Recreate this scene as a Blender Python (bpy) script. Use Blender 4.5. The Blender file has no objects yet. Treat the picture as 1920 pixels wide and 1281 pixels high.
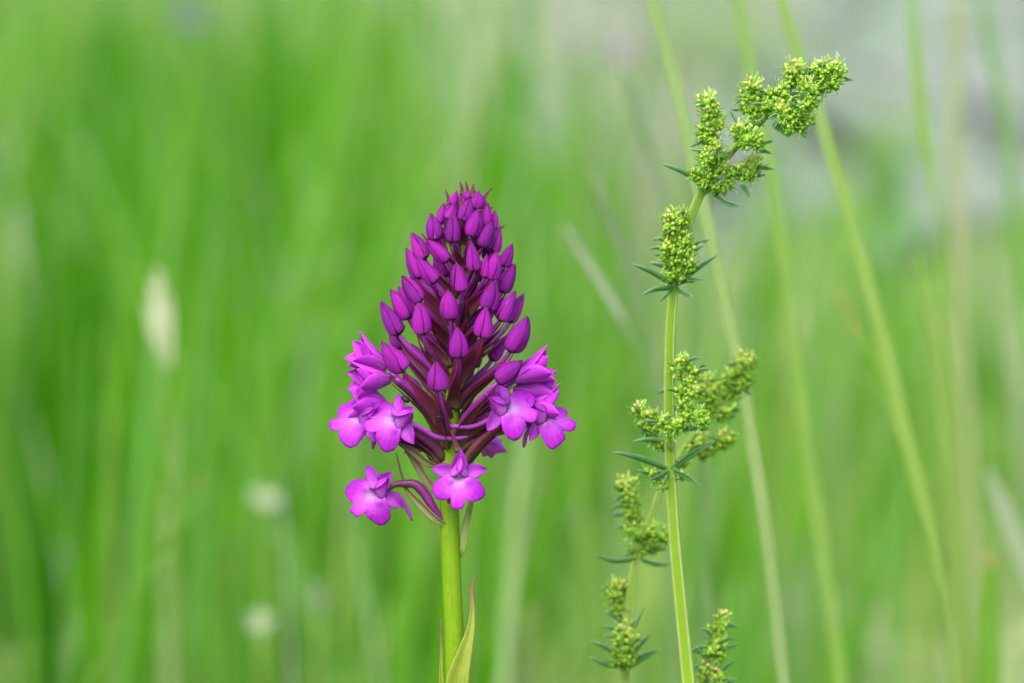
import bpy, math, random
from mathutils import Vector, Matrix
random.seed(7)
R_ = math.radians
scene = bpy.context.scene
COL = scene.collection

# ------------------------------------------------------------------ camera, sky, sun, exposure
LENS, FOCUS, TILT, MIDH = 150.0, 0.642, R_(7.0), 0.22
FWD = Vector((0, math.cos(TILT), -math.sin(TILT)))
UP = Vector((0, math.sin(TILT), math.cos(TILT)))
RT = Vector((1, 0, 0))
EYE = Vector((0, 0, MIDH)) - FOCUS * FWD
K = 36.0 / LENS * FOCUS / 1920.0            # metres per photograph pixel in the plane of focus
cd = bpy.data.cameras.new('camera'); cam = bpy.data.objects.new('camera', cd); COL.objects.link(cam)
cam.location = EYE; cam.rotation_euler = (math.pi / 2 - TILT, 0, 0)
cd.lens = LENS; cd.sensor_width = 36; cd.sensor_fit = 'HORIZONTAL'
cd.clip_start = 0.02; cd.clip_end = 2000
cd.dof.use_dof = True; cd.dof.focus_distance = FOCUS; cd.dof.aperture_fstop = 14.5
scene.camera = cam

SUN_EL, SUN_AZ = R_(58), R_(205)            # high, a little behind the camera and to its left
w = bpy.data.worlds.new('World'); scene.world = w; w.use_nodes = True
nt = w.node_tree; bg = nt.nodes['Background']
sky = nt.nodes.new('ShaderNodeTexSky'); sky.sky_type = 'NISHITA'; sky.sun_disc = False
sky.sun_elevation = SUN_EL; sky.sun_rotation = SUN_AZ
sky.air_density = 0.7; sky.dust_density = 4.0; sky.ozone_density = 0.5
nt.links.new(sky.outputs[0], bg.inputs[0]); bg.inputs[1].default_value = 0.15
sd = bpy.data.lights.new('sun', 'SUN'); sun = bpy.data.objects.new('sun', sd); COL.objects.link(sun)
sd.energy = 1.25; sd.angle = R_(70); sd.color = (1, 0.95, 0.86)
sdir = Vector((math.sin(SUN_AZ) * math.cos(SUN_EL), math.cos(SUN_AZ) * math.cos(SUN_EL), math.sin(SUN_EL)))
sun.rotation_euler = sdir.to_track_quat('Z', 'Y').to_euler()
scene.view_settings.view_transform = 'Standard'; scene.view_settings.look = 'None'
scene.view_settings.gamma = 1; scene.view_settings.use_curve_mapping = False
scene.view_settings.exposure = 1.86
scene.cycles.use_denoising = True
scene.cycles.max_bounces = 7; scene.cycles.transmission_bounces = 8

# ------------------------------------------------------------------ helpers
def pt(px, py, d=0.0):
    """the point that the photograph shows at (px, py), d metres behind the plane of focus"""
    s = FOCUS + d
    return EYE + s * (FWD + RT * ((px - 960) * K / FOCUS) + UP * ((640.5 - py) * K / FOCUS))

WM = {}
def add(name, data, parent=None, M=None, label=None, cat=None, group=None, kind=None):
    o = bpy.data.objects.new(name, data); COL.objects.link(o)
    M = M.copy() if M is not None else Matrix.Identity(4)
    WM[o] = M
    if parent is not None:
        o.parent = parent; o.matrix_basis = WM[parent].inverted() @ M
    else:
        o.matrix_basis = M
    if label: o['label'] = label
    if cat: o['category'] = cat
    if group: o['group'] = group
    if kind: o['kind'] = kind
    if data is None: o.empty_display_size = 0.005
    return o

def T(v): return Matrix.Translation(v)

class MB:
    """collects vertices, faces and the growth parameters (across, along, random) of a surface"""
    def __init__(s): s.v = []; s.f = []; s.p = []
    def grid(s, rows, pars, closed=False):
        b = len(s.v); m = len(rows[0])
        for r, q in zip(rows, pars):
            s.v += [tuple(x) for x in r]; s.p += q
        for i in range(len(rows) - 1):
            for j in range(m if closed else m - 1):
                j2 = (j + 1) % m
                s.f.append((b + i * m + j, b + i * m + j2, b + (i + 1) * m + j2, b + (i + 1) * m + j))
    def tube(s, pts, rad, n=8, square=0.0, rnd=0.0, cap=True, twist=0.0):
        rows, pars = [], []
        N = len(pts); ref = None
        for i, p in enumerate(pts):
            t = (pts[min(i + 1, N - 1)] - pts[max(i - 1, 0)]).normalized()
            if ref is None:
                ref = t.orthogonal().normalized()
            ref = (ref - t * ref.dot(t)).normalized()
            bn = t.cross(ref)
            row, pr = [], []
            for j in range(n):
                a = 2 * math.pi * j / n
                m = 1 + square * math.cos(4 * a)
                a2 = a + twist * i / N
                row.append(p + (ref * math.cos(a2) + bn * math.sin(a2)) * rad[i] * m)
                pr.append((math.cos(4 * a), i / (N - 1), rnd))
            rows.append(row); pars.append(pr)
        b = len(s.v)
        s.grid(rows, pars, True)
        if cap:
            s.f.append(tuple(b + j for j in range(n))[::-1])
            s.f.append(tuple(b + (N - 1) * n + j for j in range(n)))
    def petal(s, L, W, prof, cup=0.0, bend=0.0, nu=7, nv=9, M=None, rnd=0.0, wav=0.0, keel=0.0, curl=0.0):
        """leaf shape from the origin along +Y, face +Z; prof(v) half width share, cup lifts margins, bend lifts tip"""
        rows, pars = [], []
        ph = random.random() * 6
        for i in range(nv):
            v = i / (nv - 1); hw = prof(v) * W / 2
            row, pr = [], []
            for j in range(nu):
                u = -1 + 2 * j / (nu - 1); x = u * hw
                z = cup * W * u * u * prof(v) + bend * L * v * v - keel * W * (1 - abs(u)) * prof(v) + wav * W * math.sin(7 * v + ph + 2 * u) * abs(u) + curl * L * v ** 4
                q = Vector((x, L * (v - 0.25 * abs(bend) * v * v), z))
                row.append(M @ q if M is not None else q); pr.append((u, v, rnd))
            rows.append(row); pars.append(pr)
        s.grid(rows, pars)
    def ribbon(s, pts, wid, side, fold=0.15, nu=5, rnd=0.0):
        rows, pars = [], []
        N = len(pts)
        for i, p in enumerate(pts):
            t = (pts[min(i + 1, N - 1)] - pts[max(i - 1, 0)]).normalized()
            sd_ = (side - t * side.dot(t)).normalized(); nn = sd_.cross(t)
            row, pr = [], []
            for j in range(nu):
                u = -1 + 2 * j / (nu - 1)
                row.append(p + sd_ * (u * wid[i] / 2) + nn * (abs(u) * fold * wid[i]))
                pr.append((u, i / (N - 1), rnd))
            rows.append(row); pars.append(pr)
        s.grid(rows, pars)
    def mesh(s, name, mat, solid=None):
        me = bpy.data.meshes.new(name)
        me.from_pydata(s.v, [], s.f)
        a = me.attributes.new('par', 'FLOAT_VECTOR', 'POINT')
        a.data.foreach_set('vector', [c for q in s.p for c in q])
        me.polygons.foreach_set('use_smooth', [True] * len(me.polygons))
        if isinstance(mat, (list, tuple)):
            for m in mat: me.materials.append(m)
        else: me.materials.append(mat)
        me.update()
        return me

def solidify(o, t):
    m = o.modifiers.new('thickness', 'SOLIDIFY'); m.thickness = t; m.offset = 0

def interp(tab):
    xs = [a for a, b in tab]; ys = [b for a, b in tab]
    def f(v):
        if v <= xs[0]: return ys[0]
        for i in range(len(xs) - 1):
            if v <= xs[i + 1]:
                t = (v - xs[i]) / (xs[i + 1] - xs[i]); t = t * t * (3 - 2 * t) * 0.5 + t * 0.5
                return ys[i] + (ys[i + 1] - ys[i]) * t
        return ys[-1]
    return f

def spline(P, n):
    """smooth curve through the points (Hermite, tangents scaled by chord length)"""
    P = [Vector(p) for p in P]
    S = len(P) - 1
    h = [max(1e-9, (P[i + 1] - P[i]).length) for i in range(S)]
    m = []
    for i in range(S + 1):
        if i == 0: m.append((P[1] - P[0]) / h[0])
        elif i == S: m.append((P[S] - P[S - 1]) / h[S - 1])
        else: m.append(((P[i] - P[i - 1]) / h[i - 1] * h[i] + (P[i + 1] - P[i]) / h[i] * h[i - 1]) / (h[i] + h[i - 1]))
    out = []
    for i in range(n):
        x = i / (n - 1) * S; k = min(int(x), S - 1); t = x - k
        out.append(P[k] * (2 * t ** 3 - 3 * t * t + 1) + m[k] * h[k] * (t ** 3 - 2 * t * t + t) + P[k + 1] * (3 * t * t - 2 * t ** 3) + m[k + 1] * h[k] * (t ** 3 - t * t))
    return out

def lerp_list(tab, n):
    m = len(tab) - 1
    out = []
    for i in range(n):
        x = i / (n - 1) * m; k = min(int(x), m - 1); out.append(tab[k] + (tab[k + 1] - tab[k]) * (x - k))
    return out

# ------------------------------------------------------------------ materials
def plant_mat(name, along, edge=None, vary=0.12, hue=0.0, trans=0.3, rough=0.5, spec=0.35, nscale=900, bump=0.15, bscale=4000,
              rand_ramp=None, obj_rand=0.12, stripes=0.0, sfreq=17.0):
    """pigment runs along the organ (ramp 'along'), may differ at its margin ('edge' = colour, from, to), mottled by noise;
    light passes through it by the share 'trans'"""
    m = bpy.data.materials.new(name); m.use_nodes = True
    n = m.node_tree.nodes; l = m.node_tree.links; n.clear()
    out = n.new('ShaderNodeOutputMaterial')
    at = n.new('ShaderNodeAttribute'); at.attribute_name = 'par'
    sp = n.new('ShaderNodeSeparateXYZ'); l.new(at.outputs['Vector'], sp.inputs[0])
    tc = n.new('ShaderNodeTexCoord')
    no = n.new('ShaderNodeTexNoise'); no.inputs['Scale'].default_value = nscale; no.inputs['Detail'].default_value = 4
    l.new(tc.outputs['Object'], no.inputs['Vector'])
    def ramp(stops, fac):
        r = n.new('ShaderNodeValToRGB'); e = r.color_ramp.elements
        while len(e) < len(stops): e.new(0.5)
        for el, (p, c) in zip(e, stops): el.position = p; el.color = (*c, 1)
        l.new(fac, r.inputs[0]); return r.outputs[0]
    def math_(op, a, b=None, c=None):
        q = n.new('ShaderNodeMath'); q.operation = op
        for i, x in enumerate((a, b, c)):
            if x is None: continue
            if isinstance(x, (int, float)): q.inputs[i].default_value = x
            else: l.new(x, q.inputs[i])
        return q.outputs[0]
    v = math_('ADD', sp.outputs[1], math_('MULTIPLY', math_('SUBTRACT', no.outputs[0], 0.5), 0.25))
    if rand_ramp:
        c = ramp(rand_ramp, sp.outputs[2])
        if along:
            mx = n.new('ShaderNodeMix'); mx.data_type = 'RGBA'; mx.blend_type = 'MULTIPLY'; mx.inputs[0].default_value = 1
            l.new(c, mx.inputs[6]); l.new(ramp(along, v), mx.inputs[7]); c = mx.outputs[2]
    else:
        c = ramp(along, v)
    if edge:
        ec, e0, e1 = edge
        mr = n.new('ShaderNodeMapRange'); mr.inputs[1].default_value = e0; mr.inputs[2].default_value = e1
        l.new(math_('ABSOLUTE', sp.outputs[0]), mr.inputs[0])
        mx = n.new('ShaderNodeMix'); mx.data_type = 'RGBA'
        l.new(mr.outputs[0], mx.inputs[0]); l.new(c, mx.inputs[6]); mx.inputs[7].default_value = (*ec, 1); c = mx.outputs[2]
    oi = n.new('ShaderNodeObjectInfo')
    val = math_('ADD', math_('MULTIPLY', math_('SUBTRACT', no.outputs[0], 0.5), vary * 4), 1.0)
    val = math_('ADD', val, math_('MULTIPLY', math_('SUBTRACT', oi.outputs['Random'], 0.5), obj_rand * 2))
    if stripes:
        st = math_('SINE', math_('MULTIPLY', sp.outputs[0], sfreq))
        val = math_('ADD', val, math_('MULTIPLY', st, stripes))
    hs = n.new('ShaderNodeHueSaturation'); l.new(c, hs.inputs['Color']); l.new(val, hs.inputs['Value'])
    if hue:
        l.new(math_('ADD', math_('MULTIPLY', math_('SUBTRACT', oi.outputs['Random'], 0.5), hue), 0.5), hs.inputs['Hue'])
    c = hs.outputs[0]
    b = n.new('ShaderNodeBsdfPrincipled'); l.new(c, b.inputs['Base Color'])
    b.inputs['Roughness'].default_value = rough; b.inputs['Specular IOR Level'].default_value = spec
    nb = n.new('ShaderNodeTexNoise'); nb.inputs['Scale'].default_value = bscale; nb.inputs['Detail'].default_value = 3
    l.new(tc.outputs['Object'], nb.inputs['Vector'])
    bp = n.new('ShaderNodeBump'); bp.inputs['Strength'].default_value = bump; bp.inputs['Distance'].default_value = 0.0002
    l.new(nb.outputs[0], bp.inputs['Height']); l.new(bp.outputs[0], b.inputs['Normal'])
    s = b.outputs[0]
    if trans:
        tr = n.new('ShaderNodeBsdfTranslucent'); l.new(c, tr.inputs[0]); l.new(bp.outputs[0], tr.inputs['Normal'])
        ms = n.new('ShaderNodeMixShader'); ms.inputs[0].default_value = trans
        l.new(s, ms.inputs[1]); l.new(tr.outputs[0], ms.inputs[2]); s = ms.outputs[0]
    l.new(s, out.inputs[0])
    return m

BUD = plant_mat('bud_sepal', [(0, (0.30, 0.03, 0.32)), (0.25, (0.255, 0.006, 0.28)), (0.75, (0.215, 0.004, 0.24)), (1, (0.13, 0.002, 0.12))],
                edge=((0.085, 0.001, 0.085), 0.84, 1.0), trans=0.32, rough=0.5, spec=0.2, obj_rand=0.22, hue=0.035, bump=0.5, stripes=0.07, sfreq=15, vary=0.16, nscale=2)
INNER = plant_mat('inner_petals', [(0, (0.3, 0.10, 0.29)), (0.3, (0.22, 0.03, 0.23)), (1, (0.12, 0.01, 0.14))], trans=0.2, spec=0.2)
SEPAL = plant_mat('flower_sepal', [(0, (0.46, 0.12, 0.53)), (0.4, (0.44, 0.065, 0.55)), (1, (0.40, 0.025, 0.49))],
                  edge=((0.28, 0.008, 0.33), 0.84, 1.0), trans=0.5, rough=0.5, spec=0.25, obj_rand=0.14, stripes=0.055, sfreq=27, vary=0.16)
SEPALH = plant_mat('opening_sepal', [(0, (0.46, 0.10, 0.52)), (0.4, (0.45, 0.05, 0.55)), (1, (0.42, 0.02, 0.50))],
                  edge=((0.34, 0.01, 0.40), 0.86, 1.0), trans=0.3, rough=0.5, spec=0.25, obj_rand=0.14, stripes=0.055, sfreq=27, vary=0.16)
LIP = plant_mat('flower_lip', [(0, (0.32, 0.12, 0.42)), (0.14, (0.43, 0.22, 0.53)), (0.30, (0.46, 0.20, 0.55)), (0.46, (0.44, 0.085, 0.55)), (0.8, (0.42, 0.03, 0.53)), (1, (0.34, 0.01, 0.43))],
                trans=0.45, rough=0.55, spec=0.3, vary=0.12, obj_rand=0.08, bump=0.4, stripes=0.07, sfreq=75)
SPUR = plant_mat('flower_spur', [(0, (0.33, 0.045, 0.38)), (1, (0.28, 0.025, 0.33))], trans=0.2, rough=0.45, spec=0.3, stripes=0)
OVARY = plant_mat('flower_ovary', [(0, (0.085, 0.06, 0.02)), (0.25, (0.09, 0.018, 0.05)), (0.6, (0.11, 0.01, 0.09)), (1, (0.19, 0.015, 0.2))], trans=0.1, rough=0.4, spec=0.3, obj_rand=0.25, stripes=0)
OVARYV = plant_mat('violet_ovary', [(0, (0.15, 0.03, 0.11)), (0.5, (0.17, 0.013, 0.18)), (1, (0.21, 0.018, 0.25))], trans=0.12, rough=0.45, spec=0.3, obj_rand=0.2)
BRACT = plant_mat('flower_bract', [(0, (0.15, 0.11, 0.05)), (0.22, (0.10, 0.03, 0.03)), (0.5, (0.10, 0.006, 0.03)), (1, (0.14, 0.006, 0.05))],
                  trans=0.25, rough=0.45, obj_rand=0.25, stripes=0.1)
BRACTG = plant_mat('green_bract', [(0, (0.19, 0.21, 0.07)), (0.4, (0.16, 0.14, 0.06)), (0.75, (0.11, 0.04, 0.045)), (1, (0.12, 0.014, 0.06))], trans=0.3, rough=0.45, stripes=0.1)
STEM = plant_mat('orchid_stem', [(0, (0.125, 0.24, 0.0005)), (0.7, (0.125, 0.24, 0.0005)), (0.86, (0.11, 0.17, 0.004)), (1, (0.12, 0.11, 0.015))], trans=0.15, rough=0.5, spec=0.2, vary=0.10, bump=0.2, nscale=1200, stripes=0.05, sfreq=9)
SHEATH = plant_mat('sheath_leaf', [(0, (0.17, 0.25, 0.012)), (0.68, (0.20, 0.26, 0.03)), (0.82, (0.22, 0.13, 0.07)), (1, (0.18, 0.06, 0.08))], trans=0.4, rough=0.45, stripes=0.09)
PALEBR = plant_mat('pale_bract', [(0, (0.22, 0.30, 0.06)), (1, (0.22, 0.26, 0.08))], trans=0.4, stripes=0.07)
BSTEM = plant_mat('bedstraw_stem', [(0, (0.15, 0.27, 0.003)), (1, (0.13, 0.26, 0.015))], edge=None, trans=0.2, rough=0.5, vary=0.05)
BRIDGE = plant_mat('stem_ridge', [(0, (0.27, 0.36, 0.09)), (1, (0.25, 0.36, 0.12))], trans=0.3, rough=0.6)
BLEAF = plant_mat('bedstraw_leaf', [(0, (0.05, 0.20, 0.03)), (0.6, (0.065, 0.21, 0.06)), (1, (0.2, 0.32, 0.16))], trans=0.25, rough=0.45, spec=0.5, edge=((0.08, 0.18, 0.09), 0.7, 1))
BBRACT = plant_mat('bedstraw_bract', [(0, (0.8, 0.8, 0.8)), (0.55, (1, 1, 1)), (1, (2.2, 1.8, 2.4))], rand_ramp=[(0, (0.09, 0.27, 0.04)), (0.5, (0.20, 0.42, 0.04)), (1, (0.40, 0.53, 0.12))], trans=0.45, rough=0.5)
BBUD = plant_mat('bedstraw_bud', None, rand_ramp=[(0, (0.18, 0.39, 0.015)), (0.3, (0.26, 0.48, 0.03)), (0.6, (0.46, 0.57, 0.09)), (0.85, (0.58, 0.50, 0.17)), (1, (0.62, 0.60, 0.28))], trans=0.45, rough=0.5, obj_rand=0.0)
BEETLE = plant_mat('beetle_shell', [(0, (0.006, 0.006, 0.008)), (1, (0.01, 0.009, 0.01))], trans=0, rough=0.5, spec=0.2)

# ------------------------------------------------------------------ ground
def ground_mat():
    m = bpy.data.materials.new('meadow_soil'); m.use_nodes = True
    n = m.node_tree.nodes; l = m.node_tree.links; b = n['Principled BSDF']
    tc = n.new('ShaderNodeTexCoord')
    def noise(sc, det=5):
        q = n.new('ShaderNodeTexNoise'); q.inputs['Scale'].default_value = sc; q.inputs['Detail'].default_value = det
        l.new(tc.outputs['Object'], q.inputs['Vector']); return q.outputs[0]
    r = n.new('ShaderNodeValToRGB'); e = r.color_ramp.elements
    st = [(0.3, (0.03, 0.10, 0.006)), (0.45, (0.07, 0.16, 0.018)), (0.56, (0.17, 0.23, 0.09)), (0.68, (0.24, 0.25, 0.17))]
    while len(e) < len(st): e.new(0.5)
    for el, (p, c) in zip(e, st): el.position = p; el.color = (*c, 1)
    l.new(noise(1.6), r.inputs[0])
    r2 = n.new('ShaderNodeValToRGB'); r2.color_ramp.elements[0].position = 0.35; r2.color_ramp.elements[0].color = (0.55, 0.55, 0.5, 1)
    r2.color_ramp.elements[1].position = 0.7; r2.color_ramp.elements[1].color = (1.15, 1.15, 1.1, 1)
    l.new(noise(45), r2.inputs[0])
    mx = n.new('ShaderNodeMix'); mx.data_type = 'RGBA'; mx.blend_type = 'MULTIPLY'; mx.inputs[0].default_value = 1
    l.new(r.outputs[0], mx.inputs[6]); l.new(r2.outputs[0], mx.inputs[7]); l.new(mx.outputs[2], b.inputs['Base Color'])
    b.inputs['Roughness'].default_value = 0.95; b.inputs['Specular IOR Level'].default_value = 0.1
    bp = n.new('ShaderNodeBump'); bp.inputs['Distance'].default_value = 0.01; l.new(noise(80), bp.inputs['Height']); l.new(bp.outputs[0], b.inputs['Normal'])
    return m
g = MB(); rows, pars = [], []
xs = [-500, -60, -15] + [-6 + i * 0.25 for i in range(49)] + [15, 60, 500]
ys = [-500, -50, -6] + [-1.5 + i * 0.25 for i in range(70)] + [30, 80, 250, 900]
def gz(x, y):
    if abs(x) > 7 or y < -2 or y > 16: return 0.0
    f = min(1, max(0, (y - 0.6) / 1.0))
    return f * (0.02 * math.sin(x * 2.1 + y) + 0.015 * math.sin(y * 3.3 - x * 1.7))
for y in ys:
    rows.append([Vector((x, y, gz(x, y))) for x in xs]); pars.append([(0, 0, 0)] * len(xs))
g.grid(rows, pars)
go = add('ground', g.mesh('ground', ground_mat()), kind='structure', label='meadow soil with moss and pale dry patches')

# ------------------------------------------------------------------ meadow grass (beyond counting)
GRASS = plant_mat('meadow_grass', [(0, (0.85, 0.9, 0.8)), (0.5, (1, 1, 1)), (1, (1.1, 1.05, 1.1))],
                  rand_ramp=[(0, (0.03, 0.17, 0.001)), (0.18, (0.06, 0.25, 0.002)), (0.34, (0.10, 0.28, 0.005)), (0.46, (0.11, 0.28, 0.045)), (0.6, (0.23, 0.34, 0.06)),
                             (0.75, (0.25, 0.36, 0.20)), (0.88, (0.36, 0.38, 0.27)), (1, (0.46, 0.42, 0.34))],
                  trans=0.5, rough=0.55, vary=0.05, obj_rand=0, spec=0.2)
def meadow(name, label, n, d0, d1, wid, hgt, dry, powr, seed, bias=0.0, per=14, spread=0.02, lean_s=0.08):
    """tufts of blades; thick fresh grass to the west, thin grazed and drier turf to the east"""
    rnd = random.Random(seed); mb = MB()
    cnt = 0
    while cnt < n:
        d = d0 + (d1 - d0) * rnd.random() ** powr
        hw = 0.125 * d + 0.30
        tx = rnd.uniform(-hw, hw)
        side = tx / (0.12 * d)                       # -1 .. 1 over the stretch in view
        if rnd.random() < max(0, min(0.93 if d > 2.5 else 0.78, 0.24 + 0.6 * side + (0.40 if d > 2.5 and side > -0.35 else 0))): continue
        tone = rnd.random() ** 1.15 * 0.62 + 0.26 * (rnd.random() < dry)
        th = rnd.uniform(*hgt) * (0.8 if side > 0.1 else 1.0)
        tl = rnd.gauss(0.02, lean_s)
        for k in range(rnd.randint(per // 2, per + per // 2) if per > 1 else 1):
            cnt += 1
            x = tx + rnd.gauss(0, spread); y = EYE.y + d + rnd.gauss(0, spread)
            h = th * rnd.uniform(0.6, 1.08)
            lean = tl + rnd.gauss(0, lean_s * 0.8); lean2 = rnd.gauss(0, 0.1); cur = rnd.gauss(0, 0.13); cur2 = rnd.gauss(0, 0.12)
            wv = rnd.uniform(*wid)
            P = []; N = 6
            z0 = gz(x, y) - 0.004
            for i in range(N):
                t = i / (N - 1)
                P.append(Vector((x + h * (lean * t + cur * t * t), y + h * (lean2 * t + cur2 * t * t), z0 + h * t * (1 - 0.12 * abs(cur) * t))))
            wl = [wv * q for q in (0.75, 1, 1, 0.85, 0.55, 0.06)]
            a = rnd.uniform(-0.9, 0.9)
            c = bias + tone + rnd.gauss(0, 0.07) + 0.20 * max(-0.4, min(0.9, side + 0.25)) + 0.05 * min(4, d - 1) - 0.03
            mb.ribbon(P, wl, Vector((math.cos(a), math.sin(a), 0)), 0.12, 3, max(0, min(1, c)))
    return add(name, mb.mesh(name, GRASS), kind='stuff', label=label)
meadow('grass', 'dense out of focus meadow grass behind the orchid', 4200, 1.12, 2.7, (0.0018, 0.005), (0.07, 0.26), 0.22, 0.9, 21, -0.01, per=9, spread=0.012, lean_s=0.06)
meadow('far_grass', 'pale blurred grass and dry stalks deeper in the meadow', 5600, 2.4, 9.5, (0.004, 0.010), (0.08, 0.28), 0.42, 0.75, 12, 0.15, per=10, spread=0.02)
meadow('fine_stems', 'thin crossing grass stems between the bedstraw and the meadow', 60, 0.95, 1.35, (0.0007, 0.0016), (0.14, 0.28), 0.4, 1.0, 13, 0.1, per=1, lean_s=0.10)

# a pale stony track runs through the meadow farther back
pth = MB(); rows, pars = [], []
NJ = 40
for i in range(70):
    row = []
    for j in range(NJ + 1):
        y0 = 2.35 + 0.5 * math.sin(j * 1.3) + 0.3 * math.sin(j * 2.9 + 1)      # ragged near edge
        y = y0 + (15 - y0) * (i / 69) ** 1.3
        xl = -0.06 - 0.07 * (y - 2.3) + 0.10 * math.sin(y * 2.3) + 0.05 * math.sin(y * 6.1)
        xr = xl + 0.7 + 0.25 * y + 0.1 * math.sin(y * 1.9 + 1)
        x = xl + (xr - xl) * j / NJ
        row.append(Vector((x, y, gz(x, y) + (-0.004 if i == 0 or j in (0, NJ) else 0.006))))
    rows.append(row); pars.append([(0, 0, 0)] * (NJ + 1))
pth.grid(rows, pars)
def path_mat():
    m = bpy.data.materials.new('stony_track'); m.use_nodes = True
    n = m.node_tree.nodes; l = m.node_tree.links; b = n['Principled BSDF']
    tc = n.new('ShaderNodeTexCoord'); r = n.new('ShaderNodeValToRGB'); e = r.color_ramp.elements
    q = n.new('ShaderNodeTexNoise'); q.inputs['Scale'].default_value = 4.5; q.inputs['Detail'].default_value = 8; q.inputs['Roughness'].default_value = 0.7
    l.new(tc.outputs['Object'], q.inputs['Vector']); l.new(q.outputs[0], r.inputs[0])
    st = [(0.3, (0.06, 0.13, 0.035)), (0.44, (0.09, 0.15, 0.075)), (0.56, (0.14, 0.15, 0.135)), (0.68, (0.10, 0.14, 0.12))]
    while len(e) < len(st): e.new(0.5)
    for el, (p, c) in zip(e, st): el.position = p; el.color = (*c, 1)
    l.new(r.outputs[0], b.inputs['Base Color']); b.inputs['Roughness'].default_value = 0.95
    v = n.new('ShaderNodeTexVoronoi'); v.inputs['Scale'].default_value = 60; l.new(tc.outputs['Object'], v.inputs['Vector'])
    bp = n.new('ShaderNodeBump'); bp.inputs['Distance'].default_value = 0.01; l.new(v.outputs[0], bp.inputs['Height']); l.new(bp.outputs[0], b.inputs['Normal'])
    return m
add('path', pth.mesh('path', path_mat()), kind='structure', label='pale stony track blurred far behind the bedstraw')

# ------------------------------------------------------------------ orchid
AX = [(845, 1281), (849, 1281)]
def axis_x(y): return interp([(340, 879), (480, 870), (620, 860), (760, 848), (860, 842), (985, 843.5), (1250, 853), (1400, 856)])(y)
OD = 66 * K                                       # the stem's axis stands this far behind the plane of focus
def op(x, y, z=0.0): return pt(x, y, OD - z * K)  # z: photograph pixels from the stem's axis towards the viewer
def ov(x, y, z): return RT * x + UP * y - FWD * z

foot = op(856, 1400); foot = Vector((foot.x + 0.003, foot.y - 0.012, 0))
ORCH = add('orchid', None, M=T(foot), label='magenta pyramidal orchid spike with closed buds above open flowers on green stem', cat='orchid')

ys_ = [1500, 1400, 1281, 1180, 1080, 985, 900, 820, 740, 660, 580, 500, 430, 380]
P = [foot - Vector((0, 0, 0.004)), foot.lerp(op(858, 1500), 0.5)] + [op(axis_x(y), y) for y in ys_]
rad = [24, 22] + [20.5, 20, 19.3, 18.8, 18.8, 18.6, 17.5, 15.5, 14, 12.5, 11, 9, 7, 4]
n_ = 60
mb = MB(); mb.tube(spline(P, n_), [r * K for r in lerp_list(rad, n_)], 18, square=0.018)
add('stem', mb.mesh('stem', STEM), ORCH)

# sheathing leaves and the small bract on the stem
def ribbon_part(name, pts, wid, mat, parent, fold=0.2, n=22, side=None, nu=7, thick=None):
    mb = MB(); mb.ribbon(spline(pts, n), [x * K for x in lerp_list(wid, n)], side or RT, fold, nu)
    o = add(name, mb.mesh(name, mat), parent)
    solidify(o, thick or 0.00012)
    return o
ribbon_part('leaf', [foot.lerp(op(856, 1500), 0.55), op(845, 1480, 8), op(852, 1340, 17), op(859, 1269, 21), op(872, 1221, 20), op(883, 1177, 17), op(886, 1138, 14), op(884.5, 1105, 12), op(892, 1076, 10)],
            [30, 46, 50, 42, 27, 14, 8, 5, 0.8], SHEATH, ORCH, 0.22)
ribbon_part('leaf', [op(838, 1480, -6), op(832, 1340, -4), op(828, 1281, 0), op(827.5, 1225, 4), op(826, 1160, 6)], [26, 18, 10, 5, 0.8], SHEATH, ORCH, 0.2)
ribbon_part('leaf', [op(862, 1046, -2), op(868, 1030, 6), op(871, 1008, 6), op(877, 975, 2), op(886, 935, -6), op(890, 915, -10)], [3, 13, 16, 15, 9, 1], PALEBR, ORCH, 0.18, side=(RT * 0.8 - FWD * 0.4).normalized())

# shared meshes
rprof = interp([(0, 0.46), (0.03, 0.74), (0.09, 0.91), (0.2, 1.0), (0.35, 0.98), (0.53, 0.86), (0.70, 0.63), (0.85, 0.36), (0.95, 0.14), (1, 0.02)])
def sepal_shell(bend, pw=1.0, tw=0.0):
    mb = MB(); rows, pars = [], []
    for i in range(15):
        v = i / 14; r = rprof(v ** pw); row, pr = [], []
        for j in range(11):
            u = -1 + 2 * j / 10; a = u * R_(54 + 17 * min(1, v / 0.4)) + tw * v
            q = 1 + 0.05 * u + 0.06 * math.cos(u * 2.6) + 0.03 * math.exp(-(u / 0.16) ** 2) * (0.4 + v) - 0.05 * max(0, abs(u) - 0.75) / 0.25 * (1 - v)
            row.append(Vector((r * q * math.cos(a) + bend * v * v, r * q * math.sin(a), v + 0.012 * math.cos(a * 2) * (1 - v)))); pr.append((u, v, 0))
        rows.append(row); pars.append(pr)
    mb.grid(rows, pars)
    return mb.mesh('sepal', BUD)
SEP = [sepal_shell(*q) for q in ((-0.05, 1, 0.1), (0.03, 0.85, -0.2), (0.14, 1.12, 0.25), (0.22, 0.95, 0), (-0.12, 1.2, 0.3), (0.08, 0.78, 0.15))]
mb = MB(); mb.tube([Vector((0, 0, v / 10)) for v in range(11)], [0.93 * rprof(v / 10) for v in range(11)], 12)
CORE = mb.mesh('inner_petals', INNER)

def frame(zdir, ydir):
    z = zdir.normalized(); x = ydir.cross(z).normalized(); y = z.cross(x)
    return Matrix((x, y, z)).transposed().to_4x4()

def attach(base, drop=None):
    x, y, z = base
    rho = math.hypot(x - axis_x(y), z)
    dr = drop if drop is not None else 0.85 * rho + 12
    ya = min(y + dr, 985)
    ax = axis_x(ya)
    ux, uz = (x - ax), z
    q = math.hypot(ux, uz) or 1
    rs = interp([(380, 3), (500, 8), (660, 11), (820, 15), (990, 17)])(ya)
    return (ax + ux / q * rs * 0.8, ya, uz / q * rs * 0.8), (ux / q, uz / q)

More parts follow.
